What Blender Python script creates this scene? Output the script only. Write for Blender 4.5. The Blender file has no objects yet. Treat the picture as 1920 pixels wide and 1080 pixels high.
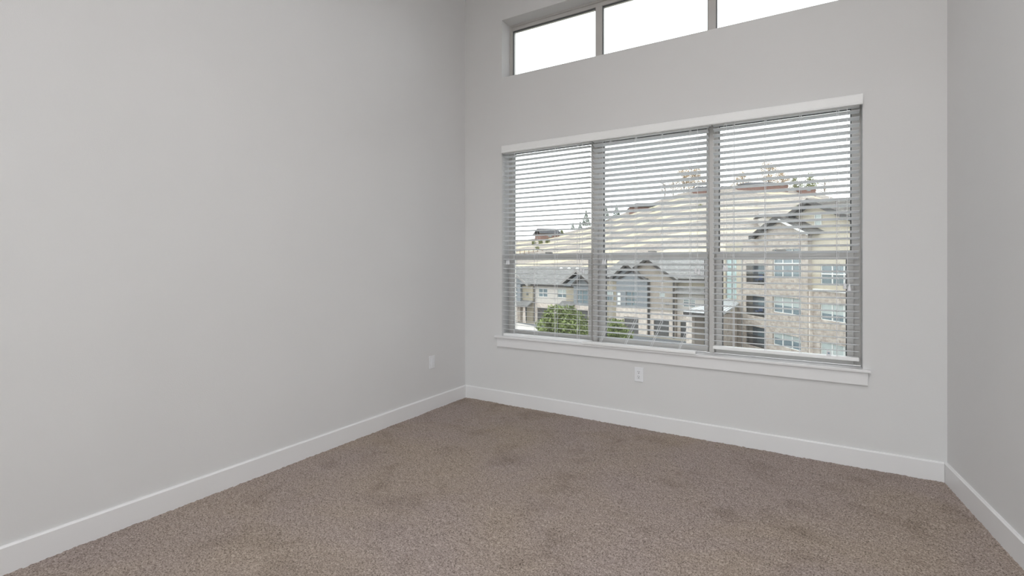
import bpy, bmesh, math, random
import numpy as np
from mathutils import Vector, Matrix, noise as mnoise

R = math.radians
random.seed(7)
rng = np.random.default_rng(7)
sc = bpy.context.scene
COL = sc.collection

# ------------------------------------------------------------------ camera
CAMX, CAMY, CAMZ = 2.897, -3.84, 1.30
cam_data = bpy.data.cameras.new('camera')
cam_data.sensor_fit = 'HORIZONTAL'
cam_data.sensor_width = 36.0
cam_data.lens = 931.0 / 1920.0 * 36.0
cam_data.shift_y = -49.0 / 1920.0
cam_data.clip_start = 0.05
cam_data.clip_end = 2000
cam = bpy.data.objects.new('camera', cam_data)
COL.objects.link(cam)
cam.location = (CAMX, CAMY, CAMZ)
cam.rotation_euler = (R(90), 0, R(31.656))
sc.camera = cam

# ------------------------------------------------------------------ sky (bright overcast)
SKY = 3.1
world = bpy.data.worlds.new('overcast_sky')
sc.world = world
world.use_nodes = True
bgn = world.node_tree.nodes['Background']
bgn.inputs[0].default_value = (0.955, 0.98, 1.0, 1)
bgn.inputs[1].default_value = SKY

sc.view_settings.view_transform = 'Standard'
sc.view_settings.look = 'None'
sc.view_settings.gamma = 1.0
sc.view_settings.use_curve_mapping = False
sc.view_settings.exposure = 0.0
sc.cycles.max_bounces = 14
sc.cycles.diffuse_bounces = 8
sc.cycles.transparent_max_bounces = 16
sc.cycles.sample_clamp_indirect = 8.0

def portal(name, loc, rot, sx, sy):
    l = bpy.data.lights.new(name, 'AREA')
    l.shape = 'RECTANGLE'; l.size = sx; l.size_y = sy
    l.cycles.is_portal = True
    o = bpy.data.objects.new(name, l); COL.objects.link(o)
    o.location = loc; o.rotation_euler = rot
    return o
portal('window_portal', (1.778, 0.225, 1.46), (R(-90), 0, 0), 2.71, 1.68)
portal('clerestory_portal', (1.778, 0.225, 3.258), (R(-90), 0, 0), 2.71, 0.53)
portal('rear_portal', (2.0, -5.42, 1.28), (R(90), 0, 0), 3.4, 2.44)  # samples sky through the added rear glazing

# ------------------------------------------------------------------ materials
def nmat(name):
    m = bpy.data.materials.new(name); m.use_nodes = True
    nt = m.node_tree
    return m, nt, nt.nodes['Principled BSDF']

def N(nt, t, **kw):
    n = nt.nodes.new(t)
    for k, v in kw.items():
        setattr(n, k, v)
    return n

def mat(name, col, rough=0.6, var=0.06, scale=8.0, bump=0.0, bscale=None, metal=0.0, spec=0.3, detail=4):
    m, nt, b = nmat(name)
    tc = N(nt, 'ShaderNodeTexCoord')
    nz = N(nt, 'ShaderNodeTexNoise'); nz.inputs['Scale'].default_value = scale; nz.inputs['Detail'].default_value = detail
    nt.links.new(tc.outputs['Object'], nz.inputs['Vector'])
    rp = N(nt, 'ShaderNodeValToRGB')
    rp.color_ramp.elements[0].position = 0.3; rp.color_ramp.elements[1].position = 0.7
    rp.color_ramp.elements[0].color = tuple(c * (1 - var) for c in col) + (1,)
    rp.color_ramp.elements[1].color = tuple(min(1, c * (1 + var)) for c in col) + (1,)
    nt.links.new(nz.outputs['Fac'], rp.inputs['Fac'])
    nt.links.new(rp.outputs['Color'], b.inputs['Base Color'])
    b.inputs['Roughness'].default_value = rough
    b.inputs['Metallic'].default_value = metal
    b.inputs['Specular IOR Level'].default_value = spec
    if bump:
        nb = N(nt, 'ShaderNodeTexNoise'); nb.inputs['Scale'].default_value = bscale or scale * 4; nb.inputs['Detail'].default_value = 3
        nt.links.new(tc.outputs['Object'], nb.inputs['Vector'])
        bp = N(nt, 'ShaderNodeBump'); bp.inputs['Strength'].default_value = bump; bp.inputs['Distance'].default_value = 0.01
        nt.links.new(nb.outputs['Fac'], bp.inputs['Height'])
        nt.links.new(bp.outputs['Normal'], b.inputs['Normal'])
    return m

def facade_vec(nt):
    """object coords -> (x+y, z) so that courses run level round corners"""
    tc = N(nt, 'ShaderNodeTexCoord'); sp = N(nt, 'ShaderNodeSeparateXYZ'); cb = N(nt, 'ShaderNodeCombineXYZ')
    ad = N(nt, 'ShaderNodeMath', operation='ADD')
    nt.links.new(tc.outputs['Object'], sp.inputs[0])
    nt.links.new(sp.outputs[0], ad.inputs[0]); nt.links.new(sp.outputs[1], ad.inputs[1])
    nt.links.new(ad.outputs[0], cb.inputs[0]); nt.links.new(sp.outputs[2], cb.inputs[1])
    return tc, cb

def brickmat(name, c1, c2, mortar, bw, bh, ms=0.01, rough=0.85, bump=0.4):
    m, nt, b = nmat(name)
    tc, cb = facade_vec(nt)
    br = N(nt, 'ShaderNodeTexBrick')
    br.inputs['Scale'].default_value = 1.0
    br.inputs['Color1'].default_value = c1 + (1,); br.inputs['Color2'].default_value = c2 + (1,)
    br.inputs['Mortar'].default_value = mortar + (1,)
    br.inputs['Mortar Size'].default_value = ms
    br.inputs['Brick Width'].default_value = bw; br.inputs['Row Height'].default_value = bh
    nt.links.new(cb.outputs[0], br.inputs['Vector'])
    nz = N(nt, 'ShaderNodeTexNoise'); nz.inputs['Scale'].default_value = 3.0; nz.inputs['Detail'].default_value = 8
    nt.links.new(tc.outputs['Object'], nz.inputs['Vector'])
    mx = N(nt, 'ShaderNodeMix', data_type='RGBA', blend_type='OVERLAY'); mx.inputs[0].default_value = 0.55
    nt.links.new(br.outputs['Color'], mx.inputs[6]); nt.links.new(nz.outputs['Fac'], mx.inputs[7])
    nt.links.new(mx.outputs[2], b.inputs['Base Color'])
    bp = N(nt, 'ShaderNodeBump'); bp.inputs['Strength'].default_value = bump; bp.inputs['Distance'].default_value = 0.03
    bp.invert = True
    nt.links.new(br.outputs['Fac'], bp.inputs['Height']); nt.links.new(bp.outputs['Normal'], b.inputs['Normal'])
    b.inputs['Roughness'].default_value = rough
    b.inputs['Specular IOR Level'].default_value = 0.2
    return m

def sidingmat(name, col, pitch=0.2):
    m, nt, b = nmat(name)
    tc = N(nt, 'ShaderNodeTexCoord')
    wv = N(nt, 'ShaderNodeTexWave', wave_type='BANDS', bands_direction='Z', wave_profile='SAW')
    wv.inputs['Scale'].default_value = 0.314 / pitch
    nt.links.new(tc.outputs['Object'], wv.inputs['Vector'])
    nz = N(nt, 'ShaderNodeTexNoise'); nz.inputs['Scale'].default_value = 2.5
    nt.links.new(tc.outputs['Object'], nz.inputs['Vector'])
    rp = N(nt, 'ShaderNodeValToRGB')
    rp.color_ramp.elements[0].color = tuple(c * 0.9 for c in col) + (1,)
    rp.color_ramp.elements[1].color = tuple(min(1, c * 1.08) for c in col) + (1,)
    nt.links.new(nz.outputs['Fac'], rp.inputs['Fac']); nt.links.new(rp.outputs['Color'], b.inputs['Base Color'])
    bp = N(nt, 'ShaderNodeBump'); bp.inputs['Strength'].default_value = 0.6; bp.inputs['Distance'].default_value = 0.03
    nt.links.new(wv.outputs['Fac'], bp.inputs['Height']); nt.links.new(bp.outputs['Normal'], b.inputs['Normal'])
    b.inputs['Roughness'].default_value = 0.8
    return m

M = {}
M['wall'] = mat('painted_drywall', (0.702, 0.702, 0.706), 0.75, 0.012, 1.6, 0.06, 180, spec=0.25)
M['ceiling'] = mat('ceiling_paint', (0.74, 0.73, 0.72), 0.85, 0.01, 2, 0.05, 150)
M['trim'] = mat('white_trim_paint', (0.79, 0.79, 0.80), 0.38, 0.012, 3, spec=0.4)
M['vinyl'] = mat('clay_window_vinyl', (0.545, 0.53, 0.515), 0.4, 0.03, 6, spec=0.4)
M['gasket'] = mat('dark_glazing_gasket', (0.10, 0.105, 0.11), 0.5, 0.05, 10)
M['blind'] = mat('white_faux_wood', (0.885, 0.895, 0.90), 0.45, 0.015, 5, spec=0.4)
def add_translucency(m, col, fac):
    """thin vinyl lets some daylight through"""
    nt = m.node_tree; out = nt.nodes['Material Output']; b = nt.nodes['Principled BSDF']
    t = N(nt, 'ShaderNodeBsdfTranslucent'); t.inputs[0].default_value = col + (1,)
    mx = N(nt, 'ShaderNodeMixShader'); mx.inputs[0].default_value = fac
    nt.links.new(b.outputs[0], mx.inputs[1]); nt.links.new(t.outputs[0], mx.inputs[2]); nt.links.new(mx.outputs[0], out.inputs[0])
M['slat'] = mat('white_vinyl_slat', (0.90, 0.91, 0.92), 0.45, 0.012, 5, spec=0.4)
add_translucency(M['slat'], (0.92, 0.94, 0.96), 0.38)
M['cord'] = mat('white_cord', (0.82, 0.83, 0.85), 0.7, 0.03, 40)
M['plastic'] = mat('white_plastic', (0.80, 0.81, 0.84), 0.35, 0.01, 20, spec=0.4)
M['tag_ink'] = mat('blue_grey_print', (0.30, 0.38, 0.46), 0.6, 0.1, 60)
M['slot'] = mat('dark_slot', (0.06, 0.06, 0.065), 0.7, 0.05, 20)
M['metal'] = mat('brushed_metal', (0.55, 0.55, 0.56), 0.35, 0.05, 30, metal=0.9)
M['concrete_floor'] = mat('floor_slab_concrete', (0.3, 0.28, 0.26), 0.9, 0.08, 5)

def glass_mat(name):
    m, nt, b = nmat(name)
    out = nt.nodes['Material Output']
    nt.nodes.remove(b)
    tr = N(nt, 'ShaderNodeBsdfTransparent'); tr.inputs[0].default_value = (0.955, 0.975, 0.97, 1)
    gl = N(nt, 'ShaderNodeBsdfGlossy'); gl.inputs['Roughness'].default_value = 0.02
    fr = N(nt, 'ShaderNodeFresnel'); fr.inputs['IOR'].default_value = 1.45
    mx = N(nt, 'ShaderNodeMixShader')
    nt.links.new(fr.outputs[0], mx.inputs[0]); nt.links.new(tr.outputs[0], mx.inputs[1]); nt.links.new(gl.outputs[0], mx.inputs[2])
    nt.links.new(mx.outputs[0], out.inputs[0])
    return m
M['glass'] = glass_mat('clear_window_glass')

def carpet_mat():
    m, nt, b = nmat('brown_frieze_carpet')
    tc = N(nt, 'ShaderNodeTexCoord')
    v = tc.outputs['Object']
    def nz(scale, det=2, rough=0.5, dist=0.0):
        n = N(nt, 'ShaderNodeTexNoise'); n.inputs['Scale'].default_value = scale; n.inputs['Detail'].default_value = det
        n.inputs['Roughness'].default_value = rough; n.inputs['Distortion'].default_value = dist
        nt.links.new(v, n.inputs['Vector']); return n
    tuft = nz(150, 3, 0.7)
    rp = N(nt, 'ShaderNodeValToRGB')
    e = rp.color_ramp.elements
    e[0].position = 0.33; e[0].color = (0.112, 0.093, 0.081, 1)
    e[1].position = 0.70; e[1].color = (0.535, 0.47, 0.425, 1)
    k = e.new(0.46); k.color = (0.305, 0.258, 0.229, 1)
    nt.links.new(tuft.outputs['Fac'], rp.inputs['Fac'])
    # broad wear: pinkish grey trodden areas against tan ones
    big = nz(1.15, 3, 0.55, 0.6)
    r2 = N(nt, 'ShaderNodeValToRGB')
    r2.color_ramp.elements[0].position = 0.38; r2.color_ramp.elements[0].color = (1.02, 0.985, 0.93, 1)
    r2.color_ramp.elements[1].position = 0.62; r2.color_ramp.elements[1].color = (1.0, 0.975, 1.0, 1)
    nt.links.new(big.outputs['Fac'], r2.inputs['Fac'])
    m1 = N(nt, 'ShaderNodeMix', data_type='RGBA', blend_type='MULTIPLY'); m1.inputs[0].default_value = 1.0
    nt.links.new(rp.outputs['Color'], m1.inputs[6]); nt.links.new(r2.outputs['Color'], m1.inputs[7])
    # scuffed darker patches
    pat = nz(3.4, 5, 0.62, 0.35)
    r3 = N(nt, 'ShaderNodeValToRGB')
    r3.color_ramp.elements[0].position = 0.53; r3.color_ramp.elements[0].color = (1, 1, 1, 1)
    r3.color_ramp.elements[1].position = 0.78; r3.color_ramp.elements[1].color = (0.66, 0.64, 0.625, 1)
    nt.links.new(pat.outputs['Fac'], r3.inputs['Fac'])
    m2 = N(nt, 'ShaderNodeMix', data_type='RGBA', blend_type='MULTIPLY'); m2.inputs[0].default_value = 0.9
    nt.links.new(m1.outputs[2], m2.inputs[6]); nt.links.new(r3.outputs['Color'], m2.inputs[7])
    nt.links.new(m2.outputs[2], b.inputs['Base Color'])
    bp = N(nt, 'ShaderNodeBump'); bp.inputs['Strength'].default_value = 0.5; bp.inputs['Distance'].default_value = 0.004
    nt.links.new(tuft.outputs['Fac'], bp.inputs['Height']); nt.links.new(bp.outputs['Normal'], b.inputs['Normal'])
    b.inputs['Roughness'].default_value = 1.0
    b.inputs['Specular IOR Level'].default_value = 0.05
    return m
M['carpet'] = carpet_mat()

# outdoor materials
M['stone'] = brickmat('mixed_ledge_stone', (0.420, 0.371, 0.322), (0.301, 0.253, 0.217), (0.350, 0.322, 0.294), 0.42, 0.17, 0.012)
M['stone_pale'] = brickmat('pale_cut_stone', (0.56, 0.50, 0.44), (0.47, 0.40, 0.35), (0.47, 0.44, 0.41), 0.5, 0.2, 0.012)
M['stucco_beige'] = mat('beige_stucco', (0.391, 0.350, 0.279), 0.9, 0.04, 2, 0.1, 30)
M['stucco_taupe'] = mat('taupe_stucco', (0.294, 0.259, 0.223), 0.9, 0.04, 2, 0.1, 30)
M['siding_tan'] = sidingmat('tan_lap_siding', (0.315, 0.279, 0.217))
M['siding_white'] = sidingmat('cream_lap_siding', (0.476, 0.446, 0.412))
M['siding_grey'] = sidingmat('blue_grey_lap_siding', (0.209, 0.223, 0.237))
M['shingle'] = brickmat('grey_roof_shingle', (0.200, 0.196, 0.192), (0.168, 0.164, 0.160), (0.136, 0.132, 0.128), 0.5, 0.22, 0.008, 0.9, 0.3)
M['shingle_brown'] = brickmat('brown_roof_shingle', (0.100, 0.090, 0.080), (0.076, 0.068, 0.060), (0.056, 0.052, 0.048), 0.5, 0.22, 0.008, 0.9, 0.3)
M['fascia'] = mat('dark_fascia_board', (0.055, 0.05, 0.047), 0.7, 0.06, 3)
M['fascia_grey'] = mat('grey_fascia_board', (0.253, 0.240, 0.231), 0.7, 0.05, 3)
M['pale_trim'] = mat('pale_exterior_trim', (0.60, 0.60, 0.58), 0.7, 0.03, 3)
M['garage'] = mat('dark_garage_door', (0.096, 0.094, 0.092), 0.6, 0.05, 2)
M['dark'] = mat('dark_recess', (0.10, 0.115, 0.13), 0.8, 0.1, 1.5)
M['ext_glass'] = mat('reflective_house_glass', (0.13, 0.17, 0.19), 0.12, 0.15, 0.7, spec=0.6)
M['shade'] = mat('pale_window_shade', (0.350, 0.391, 0.378), 0.5, 0.04, 1.2, spec=0.5)
M['teal_glass'] = mat('teal_stair_glass', (0.36, 0.47, 0.46), 0.12, 0.12, 0.6, spec=0.6)
M['white_roof'] = mat('white_metal_roof', (0.532, 0.546, 0.558), 0.4, 0.03, 2, spec=0.5)
M['asphalt'] = mat('blue_grey_asphalt', (0.130, 0.136, 0.146), 0.9, 0.08, 0.6, 0.1, 20)
M['concrete'] = mat('pale_concrete', (0.462, 0.434, 0.406), 0.9, 0.06, 0.8, 0.05, 20)
M['ground'] = mat('dry_ground', (0.279, 0.253, 0.209), 0.95, 0.18, 0.15, 0.1, 5)
M['bark'] = mat('grey_brown_bark', (0.153, 0.126, 0.105), 0.9, 0.15, 6)
M['leaf_green'] = mat('green_leaf', (0.140, 0.174, 0.059), 0.7, 0.45, 0.9)
M['leaf_olive'] = mat('olive_leaf', (0.189, 0.203, 0.084), 0.7, 0.4, 0.5)
M['leaf_orange'] = mat('autumn_leaf', (0.384, 0.279, 0.167), 0.8, 0.35, 0.4)
M['leaf_pine'] = mat('grey_green_needle', (0.174, 0.203, 0.167), 0.8, 0.3, 0.5)
M['brick_red'] = brickmat('red_brown_brick', (0.216, 0.124, 0.104), (0.176, 0.104, 0.088), (0.192, 0.144, 0.128), 0.3, 0.12, 0.01)
M['roof_dark'] = mat('charcoal_roof', (0.05, 0.05, 0.056), 0.85, 0.1, 1.0)
M['wood_post'] = mat('rusty_wood_post', (0.209, 0.140, 0.097), 0.9, 0.1, 4)
M['blue'] = mat('blue_fabric', (0.070, 0.126, 0.294), 0.8, 0.1, 4)

def hill_mat():
    m, nt, b = nmat('terraced_dry_hillside')
    at = N(nt, 'ShaderNodeAttribute'); at.attribute_name = 'rock'
    tc = N(nt, 'ShaderNodeTexCoord')
    n1 = N(nt, 'ShaderNodeTexNoise'); n1.inputs['Scale'].default_value = 0.09; n1.inputs['Detail'].default_value = 9; n1.inputs['Roughness'].default_value = 0.7
    nt.links.new(tc.outputs['Object'], n1.inputs['Vector'])
    ad = N(nt, 'ShaderNodeMath', operation='MULTIPLY_ADD'); ad.inputs[1].default_value = 1.1; ad.inputs[2].default_value = -0.55
    nt.links.new(n1.outputs['Fac'], ad.inputs[0])
    a2 = N(nt, 'ShaderNodeMath', operation='ADD')
    nt.links.new(at.outputs['Fac'], a2.inputs[0]); nt.links.new(ad.outputs[0], a2.inputs[1])
    rp = N(nt, 'ShaderNodeValToRGB')
    e = rp.color_ramp.elements
    e[0].position = 0.30; e[0].color = (0.435, 0.385, 0.285, 1)     # dry grass benches
    e[1].position = 0.72; e[1].color = (0.264, 0.236, 0.212, 1)    # rock facing
    k = e.new(0.48); k.color = (0.336, 0.292, 0.248, 1)
    nt.links.new(a2.outputs[0], rp.inputs['Fac'])
    n2 = N(nt, 'ShaderNodeTexNoise'); n2.inputs['Scale'].default_value = 1.3; n2.inputs['Detail'].default_value = 6; n2.inputs['Roughness'].default_value = 0.8
    nt.links.new(tc.outputs['Object'], n2.inputs['Vector'])
    mx = N(nt, 'ShaderNodeMix', data_type='RGBA', blend_type='OVERLAY'); mx.inputs[0].default_value = 0.6
    nt.links.new(rp.outputs['Color'], mx.inputs[6]); nt.links.new(n2.outputs['Fac'], mx.inputs[7])
    nt.links.new(mx.outputs[2], b.inputs['Base Color'])
    b.inputs['Roughness'].default_value = 0.95; b.inputs['Specular IOR Level'].default_value = 0.1
    return m
M['hill'] = hill_mat()

# ------------------------------------------------------------------ geometry helpers
class MB:
    """collects boxes, prisms and tubes into ONE mesh"""
    def __init__(self):
        self.v = []; self.f = []
    def add(self, verts, faces):
        o = len(self.v)
        self.v += [tuple(p) for p in verts]
        self.f += [tuple(i + o for i in f) for f in faces]
        return self
    def box(self, x0, x1, y0, y1, z0, z1):
        return self.add([(x0, y0, z0), (x1, y0, z0), (x1, y1, z0), (x0, y1, z0), (x0, y0, z1), (x1, y0, z1), (x1, y1, z1), (x0, y1, z1)],
                        [(0, 3, 2, 1), (4, 5, 6, 7), (0, 1, 5, 4), (1, 2, 6, 5), (2, 3, 7, 6), (3, 0, 4, 7)])
    def extr_y(self, pts, y0, y1):
        """polygon in (x,z), counter-clockwise seen from -y, extruded along y"""
        n = len(pts)
        vs = [(x, y0, z) for x, z in pts] + [(x, y1, z) for x, z in pts]
        return self.add(vs, [tuple(range(n)), tuple(range(2 * n - 1, n - 1, -1))] + [(i, n + i, n + (i + 1) % n, (i + 1) % n) for i in range(n)])
    def extr_x(self, pts, x0, x1):
        """polygon in (y,z), counter-clockwise seen from +x, extruded along x"""
        n = len(pts)
        vs = [(x1, y, z) for y, z in pts] + [(x0, y, z) for y, z in pts]
        return self.add(vs, [tuple(range(n)), tuple(range(2 * n - 1, n - 1, -1))] + [(i, n + i, n + (i + 1) % n, (i + 1) % n) for i in range(n)])
    def tube(self, pts, r, n=6, r1=None):
        pts = [Vector(p) for p in pts]
        rings = []
        k = len(pts)
        for i, p in enumerate(pts):
            d = (pts[min(i + 1, k - 1)] - pts[max(i - 1, 0)]).normalized()
            a = Vector((0, 0, 1)) if abs(d.z) < 0.9 else Vector((1, 0, 0))
            s = d.cross(a).normalized(); t = s.cross(d).normalized()
            rr = r if r1 is None else r + (r1 - r) * i / (k - 1)
            rings.append([p + (s * math.cos(2 * math.pi * j / n) + t * math.sin(2 * math.pi * j / n)) * rr for j in range(n)])
        vs = [q for ring in rings for q in ring]
        fs = []
        for i in range(k - 1):
            for j in range(n):
                fs.append((i * n + j, i * n + (j + 1) % n, (i + 1) * n + (j + 1) % n, (i + 1) * n + j))
        fs.append(tuple(range(n - 1, -1, -1))); fs.append(tuple((k - 1) * n + j for j in range(n)))
        return self.add(vs, fs)
    def lathe(self, prof, c, n=12):
        """profile [(r,z)] bottom to top round a vertical axis through c"""
        vs = []
        for r, z in prof:
            for j in range(n):
                a = 2 * math.pi * j / n
                vs.append((c[0] + r * math.cos(a), c[1] + r * math.sin(a), c[2] + z))
        k = len(prof)
        fs = [(i * n + j, i * n + (j + 1) % n, (i + 1) * n + (j + 1) % n, (i + 1) * n + j) for i in range(k - 1) for j in range(n)]
        fs.append(tuple(range(n - 1, -1, -1))); fs.append(tuple((k - 1) * n + j for j in range(n)))
        return self.add(vs, fs)
    def mesh(self, name):
        me = bpy.data.meshes.new(name)
        me.from_pydata(self.v, [], self.f)
        me.update()
        bm = bmesh.new(); bm.from_mesh(me)
        bmesh.ops.recalc_face_normals(bm, faces=bm.faces)
        bm.to_mesh(me); bm.free()
        return me
    def build(self, name, m, parent=None, bevel=0.0, smooth=False):
        me = self.mesh(name)
        return link(name, me, m, parent, bevel, smooth)

def link(name, me, m, parent=None, bevel=0.0, smooth=False):
    if m is not None and not me.materials:
        me.materials.append(m)
    o = bpy.data.objects.new(name, me); COL.objects.link(o)
    if parent is not None:
        o.parent = parent
    if bevel:
        bv = o.modifiers.new('bevel', 'BEVEL'); bv.width = bevel; bv.segments = 2; bv.limit_method = 'ANGLE'
    if smooth:
        for p in me.polygons: p.use_smooth = True
    return o

def empty(name, loc=(0, 0, 0), rz=0.0):
    o = bpy.data.objects.new(name, None); COL.objects.link(o)
    o.location = loc; o.rotation_euler = (0, 0, rz); o.empty_display_size = 0.1
    return o

def tag(o, label, cat, group=None):
    o['label'] = label; o['category'] = cat
    if group: o['group'] = group
    return o

def struct(o, label=None):
    o['kind'] = 'structure'
    if label: o['label'] = label
    return o

def stuff(o):
    o['kind'] = 'stuff'; return o

def panel(mb, x0, x1, z0, z1, holes, y0, y1):
    """a wall slab in the xz plane with rectangular openings"""
    xs = sorted({x0, x1} | {h[0] for h in holes} | {h[1] for h in holes})
    zs = sorted({z0, z1} | {h[2] for h in holes} | {h[3] for h in holes})
    xs = [x for x in xs if x0 <= x <= x1]; zs = [z for z in zs if z0 <= z <= z1]
    def solid(i, j):
        cx = (xs[i] + xs[i + 1]) / 2; cz = (zs[j] + zs[j + 1]) / 2
        return not any(h[0] < cx < h[1] and h[2] < cz < h[3] for h in holes)
    nx, nz = len(xs) - 1, len(zs) - 1
    idx = {}
    vs, fs = [], []
    def vid(i, j, y):
        if (i, j, y) not in idx:
            idx[(i, j, y)] = len(vs); vs.append((xs[i], y, zs[j]))
        return idx[(i, j, y)]
    for i in range(nx):
        for j in range(nz):
            if not solid(i, j): continue
            fs.append((vid(i, j, y0), vid(i + 1, j, y0), vid(i + 1, j + 1, y0), vid(i, j + 1, y0)))
            fs.append((vid(i, j, y1), vid(i, j + 1, y1), vid(i + 1, j + 1, y1), vid(i + 1, j, y1)))
            for di, dj, e in ((-1, 0, ((i, j), (i, j + 1))), (1, 0, ((i + 1, j + 1), (i + 1, j))), (0, -1, ((i + 1, j), (i, j))), (0, 1, ((i, j + 1), (i + 1, j + 1)))):
                a, b = i + di, j + dj
                if 0 <= a < nx and 0 <= b < nz and solid(a, b): continue
                (p, q), (r, s) = e
                fs.append((vid(p, q, y0), vid(r, s, y0), vid(r, s, y1), vid(p, q, y1)))
    return mb.add(vs, fs)

# ================================================================== THE ROOM
W0, W1 = 0.0, 3.545           # back wall, left to right
CEIL, REAR = 4.0, -5.2
OX0, OX1 = 0.42, 3.137        # window openings
SILL, HEAD = 0.622, 2.36      # lower window
CS, CH = 2.993, 3.523         # clerestory
SPLAY = math.tan(R(6.5))      # right wall opens slightly towards the rear
def right_x(y): return W1 - y * SPLAY

# floor slab, carpet pile
mb = MB()
mb.add([(-0.15, 0.2, -0.12), (-0.15, REAR - 0.2, -0.12), (right_x(REAR) + 0.2, REAR - 0.2, -0.12), (W1 + 0.2, 0.2, -0.12),
        (-0.15, 0.2, -0.012), (-0.15, REAR - 0.2, -0.012), (right_x(REAR) + 0.2, REAR - 0.2, -0.012), (W1 + 0.2, 0.2, -0.012)],
       [(0, 3, 2, 1), (4, 5, 6, 7), (0, 1, 5, 4), (1, 2, 6, 5), (2, 3, 7, 6), (3, 0, 4, 7)])
floor = struct(mb.build('floor', M['concrete_floor']), 'brown carpeted floor of the empty room')

def carpet():
    step = 0.0062
    ys = np.concatenate([np.arange(0.0, -3.55, -step), np.arange(-3.6, REAR, -0.1), [REAR]])
    nxp = int(W1 / step)
    tx = np.linspace(0, 1, nxp)
    X = tx[None, :] * (W1 - ys[:, None] * SPLAY)
    Y = np.repeat(ys[:, None], nxp, 1)
    def vn(sc_, seed):
        r = np.random.default_rng(seed)
        g = r.random((int(6 / sc_) + 4, int(6 / sc_) + 4))
        u = X / sc_; w = -Y / sc_
        i = u.astype(int); j = w.astype(int); a = u - i; b = w - j
        a = a * a * (3 - 2 * a); b = b * b * (3 - 2 * b)
        return (g[i, j] * (1 - a) * (1 - b) + g[i + 1, j] * a * (1 - b) + g[i, j + 1] * (1 - a) * b + g[i + 1, j + 1] * a * b)
    Z = 0.0035 * rng.random(X.shape) + 0.006 * (vn(0.012, 1) - 0.5) + 0.004 * (vn(0.11, 2) - 0.5) - 0.003
    Xj = X + (rng.random(X.shape) - 0.5) * 0.0035; Yj = Y + (rng.random(X.shape) - 0.5) * 0.0035
    ny = len(ys)
    co = np.stack([Xj, Yj, Z], -1).reshape(-1, 3).astype(np.float32)
    idx = np.arange(ny * nxp).reshape(ny, nxp)
    q = np.stack([idx[:-1, :-1], idx[1:, :-1], idx[1:, 1:], idx[:-1, 1:]], -1).reshape(-1, 4).astype(np.int32)
    me = bpy.data.meshes.new('carpet_pile')
    me.vertices.add(len(co)); me.vertices.foreach_set('co', co.ravel())
    me.loops.add(q.size); me.loops.foreach_set('vertex_index', q.ravel())
    me.polygons.add(len(q)); me.polygons.foreach_set('loop_start', np.arange(0, q.size, 4, dtype=np.int32))
    me.update(calc_edges=True)
    return stuff(link('carpet_pile', me, M['carpet'], floor))
carpet()

# walls
mb = MB()
panel(mb, -0.12, W1 + 0.15, -0.12, CEIL + 0.1, [(OX0, OX1, SILL - 0.0185, HEAD), (OX0, OX1, CS, CH)], 0.0, 0.22)
struct(mb.build('wall_back', M['wall']), 'pale grey painted wall with the wide window and clerestory')
mb = MB().box(-0.12, 0.0, REAR - 0.15, 0.0, -0.12, CEIL + 0.1)
struct(mb.build('wall_left', M['wall']), 'plain pale grey painted wall to the left of the window')
def slab_right(mb, t0, t1, y0, y1, z0, z1):
    mb.add([(right_x(y0) + t0, y0, z0), (right_x(y0) + t1, y0, z0), (right_x(y1) + t1, y1, z0), (right_x(y1) + t0, y1, z0),
            (right_x(y0) + t0, y0, z1), (right_x(y0) + t1, y0, z1), (right_x(y1) + t1, y1, z1), (right_x(y1) + t0, y1, z1)],
           [(0, 3, 2, 1), (4, 5, 6, 7), (0, 1, 5, 4), (1, 2, 6, 5), (2, 3, 7, 6), (3, 0, 4, 7)])
    return mb
struct(slab_right(MB(), 0.0, 0.12, REAR - 0.15, 0.0, -0.12, CEIL + 0.1).build('wall_right', M['wall']), 'plain pale grey painted wall to the right of the window')
RO = (0.3, 3.7, 0.06, 2.5)    # opening added behind the camera to let fill daylight in
mb = MB(); panel(mb, 0.0, right_x(REAR), -0.12, CEIL + 0.1, [RO], REAR - 0.15, REAR)
struct(mb.build('wall_rear', M['wall']), 'pale grey painted wall with a wide opening added for fill daylight')
mb = MB().add([(0, 0, CEIL), (0, REAR, CEIL), (right_x(REAR), REAR, CEIL), (W1, 0, CEIL), (0, 0, CEIL + 0.1), (0, REAR, CEIL + 0.1), (right_x(REAR), REAR, CEIL + 0.1), (W1, 0, CEIL + 0.1)],
              [(0, 1, 2, 3), (4, 7, 6, 5), (0, 4, 5, 1), (1, 5, 6, 2), (2, 6, 7, 3), (3, 7, 4, 0)])
struct(mb.build('ceiling', M['ceiling']), 'plain white painted ceiling')

# baseboards: flat board with an eased top edge
BH, BT = 0.116, 0.015
def base_prof(sign=1):
    return [(0, -0.012), (BT, -0.012), (BT, BH - 0.007), (BT - 0.006, BH), (0, BH)]
mb = MB().extr_x([(-y, z) for y, z in base_prof()][::-1], W0 + BT, W1 - BT)
struct(mb.build('baseboard_back', M['trim']), 'white flat baseboard under the window wall')
mb = MB().extr_y([(x, z) for x, z in base_prof()], REAR, 0.0)
struct(mb.build('baseboard_left', M['trim']), 'white flat baseboard along the left wall')
mb = MB()
pr = [(-x, z) for x, z in base_prof()]
vs = [(right_x(0.0) + x, 0.0, z) for x, z in pr] + [(right_x(REAR) + x, REAR, z) for x, z in pr]
n = len(pr)
mb.add(vs, [tuple(range(n)), tuple(range(2 * n - 1, n - 1, -1))] + [(i, n + i, n + (i + 1) % n, (i + 1) % n) for i in range(n)])
struct(mb.build('baseboard_right', M['trim']), 'white flat baseboard along the right wall')

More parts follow.
